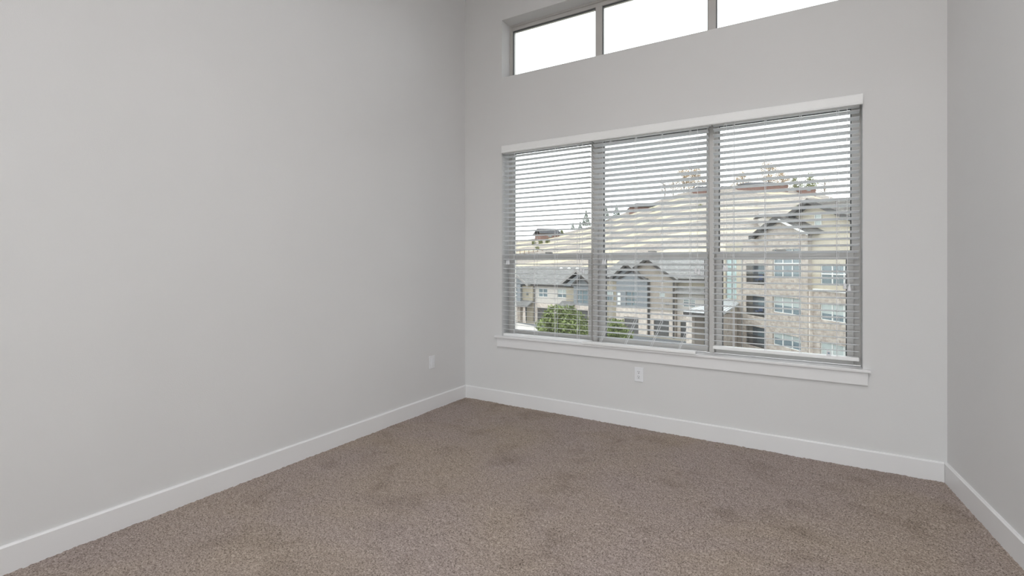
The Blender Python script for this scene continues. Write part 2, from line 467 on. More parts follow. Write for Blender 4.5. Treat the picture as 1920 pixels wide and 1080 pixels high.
# window stool and apron
mb = MB().box(0.357, 3.177, -0.034, -0.0005, SILL - 0.018, SILL + 0.0)
mb2 = MB().box(OX0 + 0.001, OX1 - 0.001, -0.01, 0.104, SILL - 0.018, SILL)
mb.add(mb2.v, mb2.f)
struct(mb.build('trim_1', M['trim'], bevel=0.003), 'white window stool under the blinds')
mb = MB().box(0.377, 3.164, -0.017, 0.0, 0.522, SILL - 0.018)
struct(mb.build('trim_2', M['trim'], bevel=0.0015), 'white flat apron board under the window stool')

# ---- lower window: clay vinyl frame, two mullions, three single-hung units
FY0, FY1 = 0.105, 0.185
mb = MB()
panel(mb, OX0, OX1, SILL, HEAD, [(0.462, 1.250, 0.660, 2.315), (1.352, 2.182, 0.660, 2.315), (2.264, 3.084, 0.660, 2.315)], FY0 + 0.012, FY1)
win1 = struct(mb.build('window_1', M['vinyl'], bevel=0.003), 'wide three-unit window with clay-coloured vinyl frames')
def pane(x0, x1, z0, z1, y, parent):
    MB().box(x0, x1, y, y + 0.006, z0, z1).build('pane', M['glass'], parent)
for xm in (1.301, 2.223):
    MB().box(xm - 0.018, xm + 0.018, FY0 - 0.012, FY0 + 0.014, SILL, HEAD).build('mullion', M['vinyl'], win1, 0.003)
for gx0, gx1, lx0, lx1 in ((0.462, 1.250, 0.480, 1.231), (1.352, 2.182, 1.385, 2.170), (2.264, 3.084, 2.293, 3.058)):
    MB().box(gx0 - 0.004, gx1 + 0.004, FY0 + 0.030, FY0 + 0.055, 1.318, 1.352).build('fixed_lite_rail', M['vinyl'], win1)
    mbg = MB(); panel(mbg, gx0 - 0.002, gx1 + 0.002, 1.350, 2.317, [(gx0 + 0.006, gx1 - 0.006, 1.358, 2.309)], FY0 + 0.034, FY0 + 0.052)
    mbg.build('gasket', M['gasket'], win1)
    pane(gx0, gx1, 1.35, 2.316, FY0 + 0.040, win1)
    mbs = MB(); panel(mbs, gx0 - 0.012, gx1 + 0.012, 0.624, 1.376, [(lx0, lx1, 0.668, 1.322)], FY0 - 0.008, FY0 + 0.026)
    sash = mbs.build('sash', M['vinyl'], win1, 0.003)
    mbg = MB(); panel(mbg, lx0 - 0.002, lx1 + 0.002, 0.666, 1.324, [(lx0 + 0.005, lx1 - 0.005, 0.673, 1.317)], FY0 + 0.006, FY0 + 0.018)
    mbg.build('gasket', M['gasket'], sash)
    MB().box(lx0 - 0.002, lx1 + 0.002, FY0 + 0.009, FY0 + 0.014, 0.666, 1.324).build('pane', M['glass'], sash)
    cxs = (lx0 + lx1) / 2
    MB().box(cxs - 0.03, cxs + 0.03, FY0 - 0.022, FY0 + 0.012, 1.376, 1.388).build('sash_lock', M['vinyl'], sash, 0.002)

# ---- clerestory: one frame, two mullions, three fixed panes
mb = MB()
cl = [(0.443, 1.277), (1.335, 2.185), (2.242, 3.11)]
panel(mb, OX0, OX1, CS, CH, [(a, b, 3.020, 3.476) for a, b in cl], 0.147, 0.212)
win2 = struct(mb.build('window_2', M['vinyl'], bevel=0.003), 'clerestory strip window of three fixed panes near the ceiling')
mbl = MB(); panel(mbl, OX0, OX1, CS, CH, [(OX0 + 0.016, OX1 - 0.016, CS + 0.016, CH - 0.016)], 0.135, 0.148)
mbl.build('frame_lip', M['vinyl'], win2)
for a, b in cl:
    mbg = MB(); panel(mbg, a - 0.002, b + 0.002, 3.018, 3.478, [(a + 0.006, b - 0.006, 3.027, 3.469)], 0.160, 0.176)
    mbg.build('gasket', M['gasket'], win2)
    pane(a, b, 3.02, 3.476, 0.166, win2)

# ---- unseen rear glazing, added to fill the room with daylight
mb = MB()
panel(mb, RO[0], RO[1], RO[2], RO[3], [(RO[0] + 0.06, 1.97, 0.12, 2.44), (2.03, RO[1] - 0.06, 0.12, 2.44)], REAR - 0.13, REAR - 0.05)
fill_win = struct(mb.build('fill_window', M['vinyl'], bevel=0.003), 'wide unseen glazed doors added behind the camera for fill daylight')
pane(RO[0] + 0.05, 1.98, 0.11, 2.45, REAR - 0.1, fill_win); pane(2.02, RO[1] - 0.05, 0.11, 2.45, REAR - 0.1, fill_win)

# ================================================================== BLINDS
SLAT_W, SLAT_T, PITCH = 0.050, 0.0034, 0.0428
SY = 0.034                     # slat centre line, inside the opening
def slat_mesh(length):
    mb = MB()
    w, t = SLAT_W / 2, SLAT_T / 2
    prof = [(-w + 0.0012, -t), (w - 0.0012, -t), (w, 0), (w - 0.0012, t), (-w + 0.0012, t), (-w, 0)]
    mb.extr_x(prof, -length / 2, length / 2)
    me = mb.mesh('slat'); me.materials.append(M['slat'])
    return me

def tassel(parent, x, y, z):
    MB().lathe([(0.0085, 0.0), (0.0105, 0.004), (0.0085, 0.020), (0.0045, 0.038), (0.002, 0.042)], (x, y, z), 12).build('tassel', M['plastic'], parent, smooth=False)

def make_blind(label, x0, x1, tilt, nsl, ztop, rail_top, ladders, lift_x, lift_end, tilt_x, tilt_end, eq_z, rail_dx=0.0, rail_dy=0.0, rail_tilt=0.0):
    xc = (x0 + x1) / 2; L = x1 - x0
    b = tag(empty('window_blind', (xc, SY, SILL)), label, 'blind', 'white slatted blinds of the wide window')
    MB().box(x0 - xc, x1 - xc, -0.027, 0.027, 2.293 - SILL, 2.343 - SILL).build('headrail', M['blind'], b, 0.002)
    me = slat_mesh(L - 0.004)
    for k in range(nsl):
        o = bpy.data.objects.new('slat', me); COL.objects.link(o); o.parent = b
        o.location = (random.uniform(-0.002, 0.002), 0, ztop - k * PITCH - SILL)
        o.rotation_euler = (-tilt + random.uniform(-0.012, 0.012), random.uniform(-0.0012, 0.0012), 0)
    rt = rail_top - SILL
    rl = MB().box(x0 - xc + 0.002, x1 - xc - 0.002, -0.026, 0.026, -0.0195, 0.0035).build('bottom_rail', M['blind'], b, 0.004)
    rl.location = (rail_dx, rail_dy, rt); rl.rotation_euler = (0, rail_tilt, 0)
    zl = ztop - (nsl - 1) * PITCH - SILL
    ca, sa = math.cos(tilt), math.sin(tilt)
    w = SLAT_W / 2 + 0.0015
    kink = zl + 0.16 if (rail_dx or rail_dy) else zl
    for lx in ladders:
        mb = MB()
        for s in (-1, 1):
            yy, zz = s * w * ca, -s * w * sa
            bot = (lx - xc + rail_dx, rail_dy + s * 0.024, rt - 0.002)
            mb.tube([(lx - xc, yy, 2.295 - SILL), (lx - xc, yy, kink + zz), bot], 0.0015, 5)
        mb.build('ladder_cord', M['cord'], b)
        MB().tube([(lx - xc + 0.010, -w - 0.002, 2.296 - SILL), (lx - xc + 0.010, -w - 0.002, 2.27 - SILL)], 0.003, 6).build('cord_clip', M['plastic'], b)
        MB().tube([(lx - xc + 0.010, -w - 0.003, 2.296 - SILL), (lx - xc + 0.010, -w - 0.003, kink), (lx - xc + 0.010 + rail_dx, rail_dy - 0.024, rt - 0.002)], 0.0010, 5).build('lift_string', M['cord'], b)
    # pull cord with joiner and tassels
    py = -w - 0.014
    mb = MB()
    mb.tube([(lift_x - xc, py, 2.296 - SILL), (lift_x - xc, py, eq_z - SILL), (lift_x - xc, py, lift_end + 0.15 - SILL)], 0.0014, 6)
    mb.tube([(lift_x - xc, py, lift_end + 0.15 - SILL), (lift_x - xc - 0.012, py, lift_end + 0.03 - SILL)], 0.001, 5)
    mb.tube([(lift_x - xc, py, lift_end + 0.15 - SILL), (lift_x - xc + 0.012, py, lift_end + 0.02 - SILL)], 0.001, 5)
    mb.build('pull_cord', M['cord'], b)
    MB().lathe([(0.002, 0), (0.0045, 0.004), (0.0045, 0.016), (0.002, 0.02)], (lift_x - xc, py, eq_z - SILL - 0.01), 10).build('cord_joiner', M['plastic'], b)
    tassel(b, lift_x - xc - 0.012, py, lift_end - SILL); tassel(b, lift_x - xc + 0.012, py, lift_end - 0.012 - SILL)
    for s in (-1, 1):
        MB().tube([(tilt_x - xc + s * 0.009, py, 2.296 - SILL), (tilt_x - xc + s * 0.009, py, tilt_end + 0.03 - SILL)], 0.0011, 5).build('tilt_cord', M['cord'], b)
        tassel(b, tilt_x - xc + s * 0.009, py, tilt_end - SILL)
    return b

make_blind('white slatted blind nearest the long plain wall, its bottom rail resting on the stool', 0.426, 1.288, 0.13, 38, 2.264, 0.641, (0.545, 0.756, 0.957, 1.168), 1.222, 1.215, 0.490, 1.275, 2.122)
make_blind('middle white slatted blind, its bottom rail pulled aside on the stool', 1.306, 2.208, 0.32, 38, 2.264, 0.6415, (1.456, 1.665, 1.870, 2.080), 2.140, 1.215, 1.415, 1.280, 2.127, rail_dx=-0.072, rail_dy=-0.054)
BL3 = make_blind('white slatted blind beside the narrow right-hand wall, bottom rail hanging clear of the stool', 2.241, 3.122, 0.23, 37, 2.264, 0.684, (2.379, 2.581, 2.790, 3.001), 3.055, 1.125, 2.330, 1.235, 2.087)

wt = MB().box(0.262, 0.286, -0.0315, -0.030, 0.066, 0.098).build('warning_tag', M['plastic'], BL3)
wt['label'] = 'small white tag with a blue-grey mark'
MB().box(0.268, 0.280, -0.0319, -0.0314, 0.076, 0.088).build('tag_mark', M['tag_ink'], wt)

v = tag(empty('blind_valance', (1.786, 0, HEAD)), 'long white valance board across the top of all three blinds', 'valance')
mb = MB()
mb.extr_x([(-0.029, -0.066), (-0.010, -0.066), (-0.010, 0.0), (-0.024, 0.0), (-0.029, -0.006), (-0.029, -0.05), (-0.031, -0.056)][::-1], 0.433 - 1.786, 3.137 - 1.786)
mb.build('front_board', M['blind'], v)
for xx in (0.433, 3.131):
    MB().box(xx - 1.786, xx + 0.006 - 1.786, -0.0105, -0.0005, -0.066, 0.0).build('return_piece', M['blind'], v)
for xx in (1.297, 2.224):
    MB().box(xx - 0.012 - 1.786, xx + 0.012 - 1.786, -0.011, -0.003, -0.074, -0.05).build('clip', M['metal'], v)

# ================================================================== ADDED FILL LAMPS (unseen, on the ceiling, to brighten the room)
FILL_LAMP = 37.5
def emis(name, col, st):
    m, nt, b = nmat(name)
    b.inputs['Base Color'].default_value = (0.8, 0.8, 0.8, 1)
    b.inputs['Emission Color'].default_value = col + (1,); b.inputs['Emission Strength'].default_value = st
    return m
M['fill_glow'] = emis('fill_lamp_glow', (1.0, 0.99, 0.985), FILL_LAMP)
def fill_lamp(label, x, y, r):
    p = tag(empty('fill_lamp', (x, y, CEIL)), label, 'lamp')
    MB().lathe([(r + 0.015, -0.045), (r + 0.02, -0.04), (r + 0.02, 0.0)], (0, 0, 0), 32).build('rim', M['metal'], p)
    MB().lathe([(0.02, -0.075), (r * 0.5, -0.070), (r * 0.85, -0.060), (r, -0.046)], (0, 0, 0), 32).build('diffuser', M['fill_glow'], p, smooth=True)
fill_lamp('added out-of-view ceiling fill lamp nearer the long plain wall', 2.6, -4.55, 0.27)
fill_lamp('added out-of-view ceiling fill lamp nearer the narrow right-hand wall', 3.55, -4.55, 0.27)
fill_lamp('added out-of-view ceiling fill lamp nearest the clerestory', 2.5, -2.38, 0.27)

# ================================================================== OUTLETS
def rounded_plate(mb, w, h, t, y0):
    mb.box(-w / 2, w / 2, y0 - t, y0, -h / 2, h / 2)
def outlet(name, label, loc, rz, duplex=True):
    o = tag(empty(name, loc, rz), label, 'outlet')
    mb = MB(); rounded_plate(mb, 0.070, 0.113, 0.006, 0.0)
    mb.build('faceplate', M['plastic'], o, 0.0025)
    if duplex:
        ins = MB().box(-0.0165, 0.0165, -0.0078, -0.005, -0.0335, 0.0335).build('insert', M['plastic'], o, 0.001)
        for zc in (-0.0185, 0.0185):
            r = MB().box(-0.0150, 0.0150, -0.0088, -0.0070, zc - 0.0135, zc + 0.0135).build('receptacle', M['plastic'], o, 0.001)
            MB().box(-0.0075, -0.0050, -0.0092, -0.0080, zc + 0.001, zc + 0.010).build('slot', M['slot'], r)
            MB().box(0.0050, 0.0075, -0.0092, -0.0080, zc + 0.002, zc + 0.009).build('slot', M['slot'], r)
            MB().box(-0.0028, 0.0028, -0.0092, -0.0080, zc - 0.010, zc - 0.004).build('ground_hole', M['slot'], r)
    else:
        MB().box(-0.0165, 0.0165, -0.0090, -0.005, -0.0335, 0.0335).build('insert', M['plastic'], o, 0.001)
    for zc in (-0.048, 0.048):
        MB().tube([(0, -0.0055, zc), (0, -0.0072, zc)], 0.003, 8).build('screw', M['plastic'], o)
    return o
outlet('wall_outlet', 'white double power outlet below the window stool', (1.701, -0.0005, 0.417), 0.0)
outlet('wall_outlet', 'white blank-faced wall outlet low on the long plain wall', (0.0005, -0.489, 0.417), R(90), False)

# ================================================================== OUTSIDE
GZ = -7.35                    # street level, two storeys below this room
CS_, SN_ = math.cos(R(31.656)), math.sin(R(31.656))
def site(p, q):
    """site survey grid: p metres along the street, q metres up towards the hill"""
    return (CAMX + CS_ * p - SN_ * q, CAMY + SN_ * p + CS_ * q)

mb = MB().add([(-500, -400, GZ), (500, -400, GZ), (500, 600, GZ), (-500, 600, GZ)], [(0, 1, 2, 3)])
struct(mb.build('ground', M['ground']), 'dry ground between the houses')
def slab(name, pts, z, m, label):
    b = MB(); k = len(pts)
    b.add([(x, y, GZ) for x, y in pts] + [(x, y, GZ + z) for x, y in pts],
          [tuple(range(k, 2 * k))] + [(i, (i + 1) % k, k + (i + 1) % k, k + i) for i in range(k)])
    return struct(b.build(name, m), label)
slab('street', [(-60, 62.5), (-60, 40), (-10, 33), (30, 10), (40, 20), (-2, 47.5), (-8, 51.6)], 0.02, M['asphalt'], 'blue-grey asphalt street in front of the houses')
slab('driveway', [(-36.5, 57.8), (-28.0, 53.6), (-22.5, 49.6), (-27.5, 45.5), (-40, 52.5)], 0.05, M['concrete'], 'pale concrete driveway in front of the far houses')
slab('pavement', [(-21.6, 55.6), (-18.2, 55.2), (-16.2, 51.0), (-18.8, 50.2)], 0.06, M['concrete'], 'pale concrete path beside the grey gabled house')

# ---- terraced hill
CREST = [(-0.709, 2.0), (-0.279, 4.4), (-0.064, 8.2), (0.005, 10.5), (0.054, 11.9), (0.107, 14.3), (0.161, 17.1), (0.193, 20.0), (0.236, 23.7), (0.29, 28.0), (0.333, 31.3), (0.365, 32.7), (0.408, 34.1), (0.473, 34.6), (0.548, 34.1), (0.602, 32.7), (0.634, 30.8), (0.666, 28.2), (0.698, 25.6), (0.795, 20.4), (0.902, 15.7), (1.224, 8.6)]
CP = np.array([a * 220 for a, h in CREST]); CHH = np.array([h for a, h in CREST])
TERR = 8.0
def hill_h(p, q):
    H = np.interp(p * 220.0 / np.maximum(q, 60), CP, CHH)
    t = np.clip((q - 92.0) / 128.0, 0, 1.0)
    n = TERR
    tt = t * n; i = np.floor(tt); f = tt - i
    st = (i + 0.28 * np.minimum(f / 0.55, 1) + 0.72 * np.clip((f - 0.55) / 0.45, 0, 1)) / n
    h = GZ + (H - GZ) * (0.30 * t + 0.70 * st) ** 0.92
    back = np.clip((q - 232.0) / 140.0, 0, 1)
    return h - back * back * (H - GZ) * 0.7
def hill():
    ps = np.arange(-260, 400, 2.2); qs = np.concatenate([np.arange(88, 236, 0.9), np.arange(238, 380, 8)])
    P, Q = np.meshgrid(ps, qs)
    wob = 2.2 * np.sin(P * 0.045) + 1.3 * np.sin(P * 0.11 + 1.0)
    Qw = np.where(Q < 215, Q + wob * np.clip((Q - 92) / 20, 0, 1) * np.clip((215 - Q) / 20, 0, 1), Q)
    Z = hill_h(P, Qw)
    ft = np.clip((Qw - 92.0) / 128.0, 0, 0.9999) * TERR; ft = ft - np.floor(ft)
    rock = np.where(ft > 0.5, 0.75, 0.12) + np.where(Q < 118, 0.35, 0.0)
    Z = Z + (rng.random(P.shape) - 0.5) * 0.35 * np.clip((Q - 92) / 10, 0, 1)
    X = CAMX + CS_ * P - SN_ * Q; Y = CAMY + SN_ * P + CS_ * Q
    ny, nx = P.shape
    idx = np.arange(ny * nx).reshape(ny, nx)
    q = np.stack([idx[:-1, :-1], idx[:-1, 1:], idx[1:, 1:], idx[1:, :-1]], -1).reshape(-1, 4)
    me = bpy.data.meshes.new('hill')
    me.from_pydata(np.stack([X, Y, Z], -1).reshape(-1, 3).tolist(), [], q.tolist()); me.update()
    at = me.attributes.new('rock', 'FLOAT', 'POINT'); at.data.foreach_set('value', rock.ravel().astype(np.float32))
    return struct(link('hill', me, M['hill']), 'tan terraced hillside behind the houses')
hill()
def on_hill(p, q):
    x, y = site(p, q); return (x, y, float(hill_h(np.array(p), np.array(q))))

# ---- house parts
def gable_roof(root, uc, half, ze, zp, y0, y1, m, fascia, th=0.22, over=0.35, uoff=0.0):
    """two sloping slabs with the ridge running front to back"""
    k = (zp - ze) / half
    r = MB()
    for s in (-1, 1):
        e = half + over
        pts = [(uc, zp), (uc + s * e, zp - k * e), (uc + s * e, zp - k * e + th), (uc, zp + th)]
        r.extr_y(pts if s > 0 else pts[::-1], y0 + 0.05, y1)
    ro = r.build('roof', m, root)
    for s in (-1, 1):
        f = MB(); e = half + over + 0.03
        pts = [(uc, zp - 0.10), (uc + s * e, zp - k * e - 0.10), (uc + s * e, zp - k * e + th + 0.02), (uc, zp + th + 0.02)]
        f.extr_y(pts if s > 0 else pts[::-1], y0 - 0.03, y0 + 0.06)
        f.build('rake_board', fascia, ro)
    return ro

def eave_roof(root, u0, u1, y0, ye, ze, zr, m, fascia, th=0.22, hip=0.0):
    """ridge parallel to the street: front slope and back slope"""
    d = (ye - y0) / 2; yr = y0 + d
    r = MB()
    r.add([(u0, y0, ze), (u1, y0, ze), (u1 - hip, yr, zr), (u0 + hip, yr, zr), (u0, ye, ze), (u1, ye, ze),
           (u0, y0, ze + th), (u1, y0, ze + th), (u1 - hip, yr, zr + th), (u0 + hip, yr, zr + th), (u0, ye, ze + th), (u1, ye, ze + th)],
          [(0, 3, 2, 1), (3, 4, 5, 2), (6, 7, 8, 9), (9, 8, 11, 10), (0, 1, 7, 6), (4, 10, 11, 5), (0, 6, 9, 3), (3, 9, 10, 4), (1, 2, 8, 7), (2, 5, 11, 8)])
    ro = r.build('roof', m, root)
    MB().box(u0, u1, y0 - 0.06, y0, ze - 0.05, ze + th).build('fascia_board', fascia, ro)
    return ro

def house_window(root, u0, u1, z0, z1, y, cols, shade_frac=0.0, rows=1, frame=None, glass=None, fw=0.09):
    fr = MB()
    cw = (u1 - u0) / cols; rh = (z1 - z0) / rows
    holes = [(u0 + i * cw + fw / 2, u0 + (i + 1) * cw - fw / 2, z0 + j * rh + fw / 2, z0 + (j + 1) * rh - fw / 2) for i in range(cols) for j in range(rows)]
    panel(fr, u0, u1, z0, z1, holes, y - 0.06, y + 0.04)
    w = fr.build('window', frame or M['pale_trim'], root)
    for i in range(cols):
        a, b = u0 + i * cw + 0.01, u0 + (i + 1) * cw - 0.01
        zs = z1 - (z1 - z0) * shade_frac
        if shade_frac < 1: MB().box(a, b, y, y + 0.02, z0 + 0.01, zs).build('pane', glass or M['ext_glass'], w)
        if shade_frac > 0: MB().box(a, b, y, y + 0.02, zs, z1 - 0.01).build('shaded_pane', M['shade'], w)
    return w

def garage_door(root, u0, u1, z1, y):
    g = MB().box(u0, u1, y, y + 0.06, 0.0, z1).build('garage_door', M['garage'], root)
    n = 4
    for k in range(n):
        MB().box(u0 + 0.04, u1 - 0.04, y - 0.03, y, k * z1 / n + 0.03, (k + 1) * z1 / n - 0.03).build('door_panel', M['garage'], g)
    return g

# ---- stone apartment block on the right
ap = tag(empty('apartment_building', (-4.11, 50.30, GZ), R(-52.82)), 'tall stone-faced apartment block with brown gabled roofs and balconies', 'building')
balc = [(1.8, 4.85, 6.53, 8.5), (1.8, 4.85, 3.6, 5.45), (1.8, 4.85, 0.75, 2.6)]
winA = [(5.9, 9.6, 7.28, 9.75), (5.9, 9.6, 4.25, 5.65), (5.9, 9.6, 1.38, 2.5)]
winB = [(11.4, 14.9, 6.95, 8.5), (11.4, 14.9, 4.2, 5.5), (11.4, 14.9, 1.3, 2.52)]
mb = MB(); panel(mb, 1.2, 10.45, 0.0, 10.85, balc + winA, 0.0, 0.35)
mb.build('stone_wall', M['stone'], ap)
mb = MB().extr_y([(3.4, 10.85), (11.2, 10.85), (7.3, 12.35)], 0.0, 0.3); mb.build('gable_wall', M['stone'], ap)
mb = MB(); panel(mb, -3.4, 1.2, 0.0, 9.6, [(-2.47, -0.35, 4.83, 9.0)], 0.25, 0.55); mb.build('stucco_wall', M['stucco_beige'], ap)
MB().box(0.0, 1.22, 0.1, 0.3, 0.0, 6.1).build('stone_wall', M['stone'], ap)
mb = MB(); panel(mb, 10.45, 22.0, 0.0, 6.45, winB[1:] + [(16.2, 19.7, a[2], a[3]) for a in winB[1:]], 0.3, 0.6); mb.build('stone_wall', M['stone'], ap)
mb = MB(); panel(mb, 10.45, 22.0, 6.45, 11.0, [winB[0], (16.2, 19.7, 6.95, 8.5)], 0.34, 0.6); mb.build('stucco_wall', M['stucco_beige'], ap)
MB().extr_y([(3.4, 10.6), (17.2, 10.6), (17.2, 10.75), (10.2, 13.35), (3.4, 10.7)], 0.75, 1.0).build('gable_wall', M['stucco_beige'], ap)
MB().box(-3.4, 22.0, 0.75, 14.0, 0.0, 10.6).build('body', M['stucco_beige'], ap)
MB().box(10.46, 10.62, 0.05, 0.34, 0.0, 6.45).build('corner_trim', M['stone_pale'], ap)
MB().box(10.72, 22.0, 0.2, 0.34, 6.38, 6.55).build('ledge', M['pale_trim'], ap)
gable_roof(ap, 10.2, 6.6, 10.75, 13.45, 0.1, 13.0, M['shingle_brown'], M['fascia'], 0.25, 0.6)
gable_roof(ap, 7.3, 3.7, 10.95, 12.45, -0.6, 5.0, M['shingle_brown'], M['fascia'], 0.22, 0.35)
MB().extr_y([(7.75, 12.1), (11.3, 10.72), (11.3, 10.88), (7.75, 12.28)][::-1], -0.72, -0.6).build('rake_trim', M['pale_trim'], ap)
MB().extr_y([(-3.8, 9.4), (1.5, 9.4), (1.5, 9.65), (-3.8, 9.65)], 0.0, 4.0).build('roof', M['shingle_brown'], ap)
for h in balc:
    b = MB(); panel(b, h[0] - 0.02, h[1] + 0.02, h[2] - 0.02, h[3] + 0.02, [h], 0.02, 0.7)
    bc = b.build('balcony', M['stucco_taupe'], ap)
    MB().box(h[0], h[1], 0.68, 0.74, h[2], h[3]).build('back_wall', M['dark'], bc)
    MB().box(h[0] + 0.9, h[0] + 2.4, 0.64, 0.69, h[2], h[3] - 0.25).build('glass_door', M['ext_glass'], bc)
    r = MB(); r.box(h[0], h[1], 0.05, 0.10, h[2] + 0.95, h[2] + 1.02); r.box(h[0], h[1], 0.05, 0.10, h[2] + 0.05, h[2] + 0.10)
    for i in range(22):
        x = h[0] + 0.07 + i * (h[1] - h[0] - 0.14) / 21; r.box(x - 0.012, x + 0.012, 0.06, 0.09, h[2] + 0.1, h[2] + 0.96)
    r.build('railing', M['fascia'], bc)
for k, h in enumerate(balc[:2]):
    ch = tag(empty('patio_chair', (0, 0, 0)), ['blue patio chair on the top-floor balcony of the stone block', 'blue patio chair on the middle-floor balcony of the stone block'][k], 'chair')
    ca, sa = math.cos(R(-52.82)), math.sin(R(-52.82))
    ch.location = (-4.11 + ca * (h[0] + 1.5) - sa * 0.38, 50.30 + sa * (h[0] + 1.5) + ca * 0.38, GZ + h[2]); ch.rotation_euler = (0, 0, R(-52.82))
    MB().box(-0.28, 0.28, -0.22, 0.22, 0.40, 0.47).build('seat', M['blue'], ch)
    MB().box(-0.28, 0.28, 0.16, 0.22, 0.47, 0.95).build('backrest', M['blue'], ch)
    for lx in (-0.25, 0.25):
        for ly in (-0.19, 0.19):
            MB().box(lx - 0.02, lx + 0.02, ly - 0.02, ly + 0.02, 0.0, 0.40).build('leg', M['fascia'], ch)
house_window(ap, *winA[0][:4], 0.2, 3, 0.0, 2)
house_window(ap, *winA[1], 0.2, 3, 0.55)
house_window(ap, *winA[2], 0.2, 3, 0.45)
house_window(ap, *winB[0], 0.45, 3, 0.0, 2)
house_window(ap, *winB[1], 0.45, 3, 0.62)
house_window(ap, *winB[2], 0.45, 3, 1.0)
for a in winB: house_window(ap, 16.2, 19.7, a[2], a[3], 0.45, 3, 0.5)
house_window(ap, 10.3, 11.05, 11.5, 12.5, 0.72, 1, 1.0)
house_window(ap, -2.47, -0.35, 4.83, 9.0, 0.4, 2, 0.0, 4, M['fascia_grey'], M['teal_glass'], 0.10)
MB().box(1.0, 1.2, -0.05, 0.2, 0.0, 10.0).build('downspout', M['fascia_grey'], ap)

# ---- entrance porch with white metal roof, set at an angle beside the block
po = tag(empty('entrance_porch', (-3.79, 50.07, GZ), R(-103.34)), 'square stone porch with a white metal roof beside the apartment block', 'porch')
HEXA = [(0, 3, 2, 1), (4, 5, 6, 7), (0, 1, 5, 4), (1, 2, 6, 5), (2, 3, 7, 6), (3, 0, 4, 7)]
PR = [(0.0, 0.0, 4.38), (4.1, 0.0, 3.6), (3.8, -3.96, 3.6), (-1.04, -1.5, 4.72)]
def up(p, h): return (p[0], p[1], p[2] + h)
ro = MB().add(PR + [up(p, 0.18) for p in PR], HEXA).build('roof', M['white_roof'], po)
def lerp(a, b, t): return tuple(a[i] + (b[i] - a[i]) * t for i in range(3))
for i in range(8):
    t0 = (i + 0.5) / 8; t1 = t0 + 0.012
    q = [lerp(PR[0], PR[3], t0), lerp(PR[1], PR[2], t0), lerp(PR[1], PR[2], t1), lerp(PR[0], PR[3], t1)]
    MB().add([up(p, 0.175) for p in q] + [up(p, 0.23) for p in q], HEXA).build('standing_seam', M['white_roof'], ro)
q = [(4.0, 0.0, 3.38), (4.12, 0.03, 3.38), (3.83, -3.99, 3.38), (3.7, -3.96, 3.38)]
MB().add(q + [up(p, 0.3) for p in q], HEXA).build('fascia_board', M['fascia'], po)
MB().box(0.05, 3.7, -0.5, -0.2, 0.0, 3.62).build('stone_wall', M['stone_pale'], po)
MB().box(3.1, 3.7, -3.75, -3.15, 0.0, 3.5).build('stone_pier', M['stone_pale'], po)
MB().box(3.1, 3.7, -1.1, -0.5, 0.0, 3.5).build('stone_pier', M['stone_pale'], po)
MB().add([(0.0, -0.5, 0), (2.9, -3.6, 0), (2.7, -3.7, 0), (-0.2, -0.9, 0), (0.0, -0.5, 3.5), (2.9, -3.6, 3.5), (2.7, -3.7, 3.5), (-0.2, -0.9, 3.5)], HEXA).build('rear_wall', M['stucco_taupe'], po)

# ---- grey gabled townhouse across the street
tm = tag(empty('townhouse', (-21.73, 54.84, GZ), R(-9.126)), 'townhouse with blue-grey front gable, taupe bay and three dark garage doors', 'house')
mb = MB(); panel(mb, 3.75, 7.75, 0.0, 3.2, [(4.8, 6.68, 0.0, 2.11)], 0.0, 0.3); mb.build('stone_wall', M['stone_pale'], tm)
mb = MB(); panel(mb, 3.75, 7.75, 3.2, 6.55, [(5.0, 6.5, 3.45, 5.15)], 0.05, 0.3); mb.build('siding_wall', M['siding_grey'], tm)
MB().extr_y([(3.3, 6.5), (7.3, 6.5), (5.3, 8.15)], 0.05, 0.3).build('gable_wall', M['siding_grey'], tm)
mb = MB(); panel(mb, 7.75, 10.95, 0.0, 2.9, [(8.42, 10.27, 0.0, 1.95)], 0.35, 0.6); mb.build('stone_wall', M['stone_pale'], tm)
mb = MB(); panel(mb, 7.75, 10.95, 2.9, 6.75, [(9.1, 9.75, 4.45, 5.2)], 0.4, 0.6); mb.build('stucco_wall', M['stucco_taupe'], tm)
MB().extr_y([(4.4, 6.7), (10.95, 6.7), (7.68, 8.8)], 0.42, 0.6).build('gable_wall', M['stucco_taupe'], tm)
mb = MB(); panel(mb, 10.95, 14.7, 0.0, 2.9, [(11.33, 12.83, 0.0, 1.98)], 1.0, 1.25); mb.build('stone_wall', M['stone_pale'], tm)
mb = MB(); panel(mb, 10.95, 14.7, 2.9, 5.2, [(11.63, 13.01, 3.6, 4.7)], 1.05, 1.25); mb.build('siding_wall', M['siding_white'], tm)
MB().box(1.5, 14.7, 1.3, 11.0, 0.0, 6.5).build('body', M['siding_tan'], tm)
MB().box(1.5, 3.75, 0.9, 1.3, 0.0, 6.2).build('siding_wall', M['siding_tan'], tm)
MB().box(3.76, 7.74, 0.3, 1.3, 0.0, 6.5).build('bay_side', M['siding_grey'], tm)
MB().box(7.76, 10.94, 0.6, 1.3, 0.0, 6.7).build('bay_side', M['stucco_taupe'], tm)
eave_roof(tm, 1.1, 15.0, 0.7, 11.5, 6.55, 8.75, M['shingle'], M['fascia'])
eave_roof(tm, 10.6, 15.0, 0.35, 5.0, 5.15, 6.25, M['shingle'], M['fascia_grey'])
gable_roof(tm, 7.68, 3.27, 6.72, 8.85, -0.1, 6.0, M['shingle'], M['fascia'], 0.2, 0.3)
gable_roof(tm, 5.3, 2.0, 6.65, 8.25, -0.5, 5.0, M['shingle'], M['fascia'], 0.2, 0.3)
for a in ((4.8, 6.68, 2.11, 0.22), (8.42, 10.27, 1.95, 0.55), (11.33, 12.83, 1.98, 1.2)): garage_door(tm, *a)
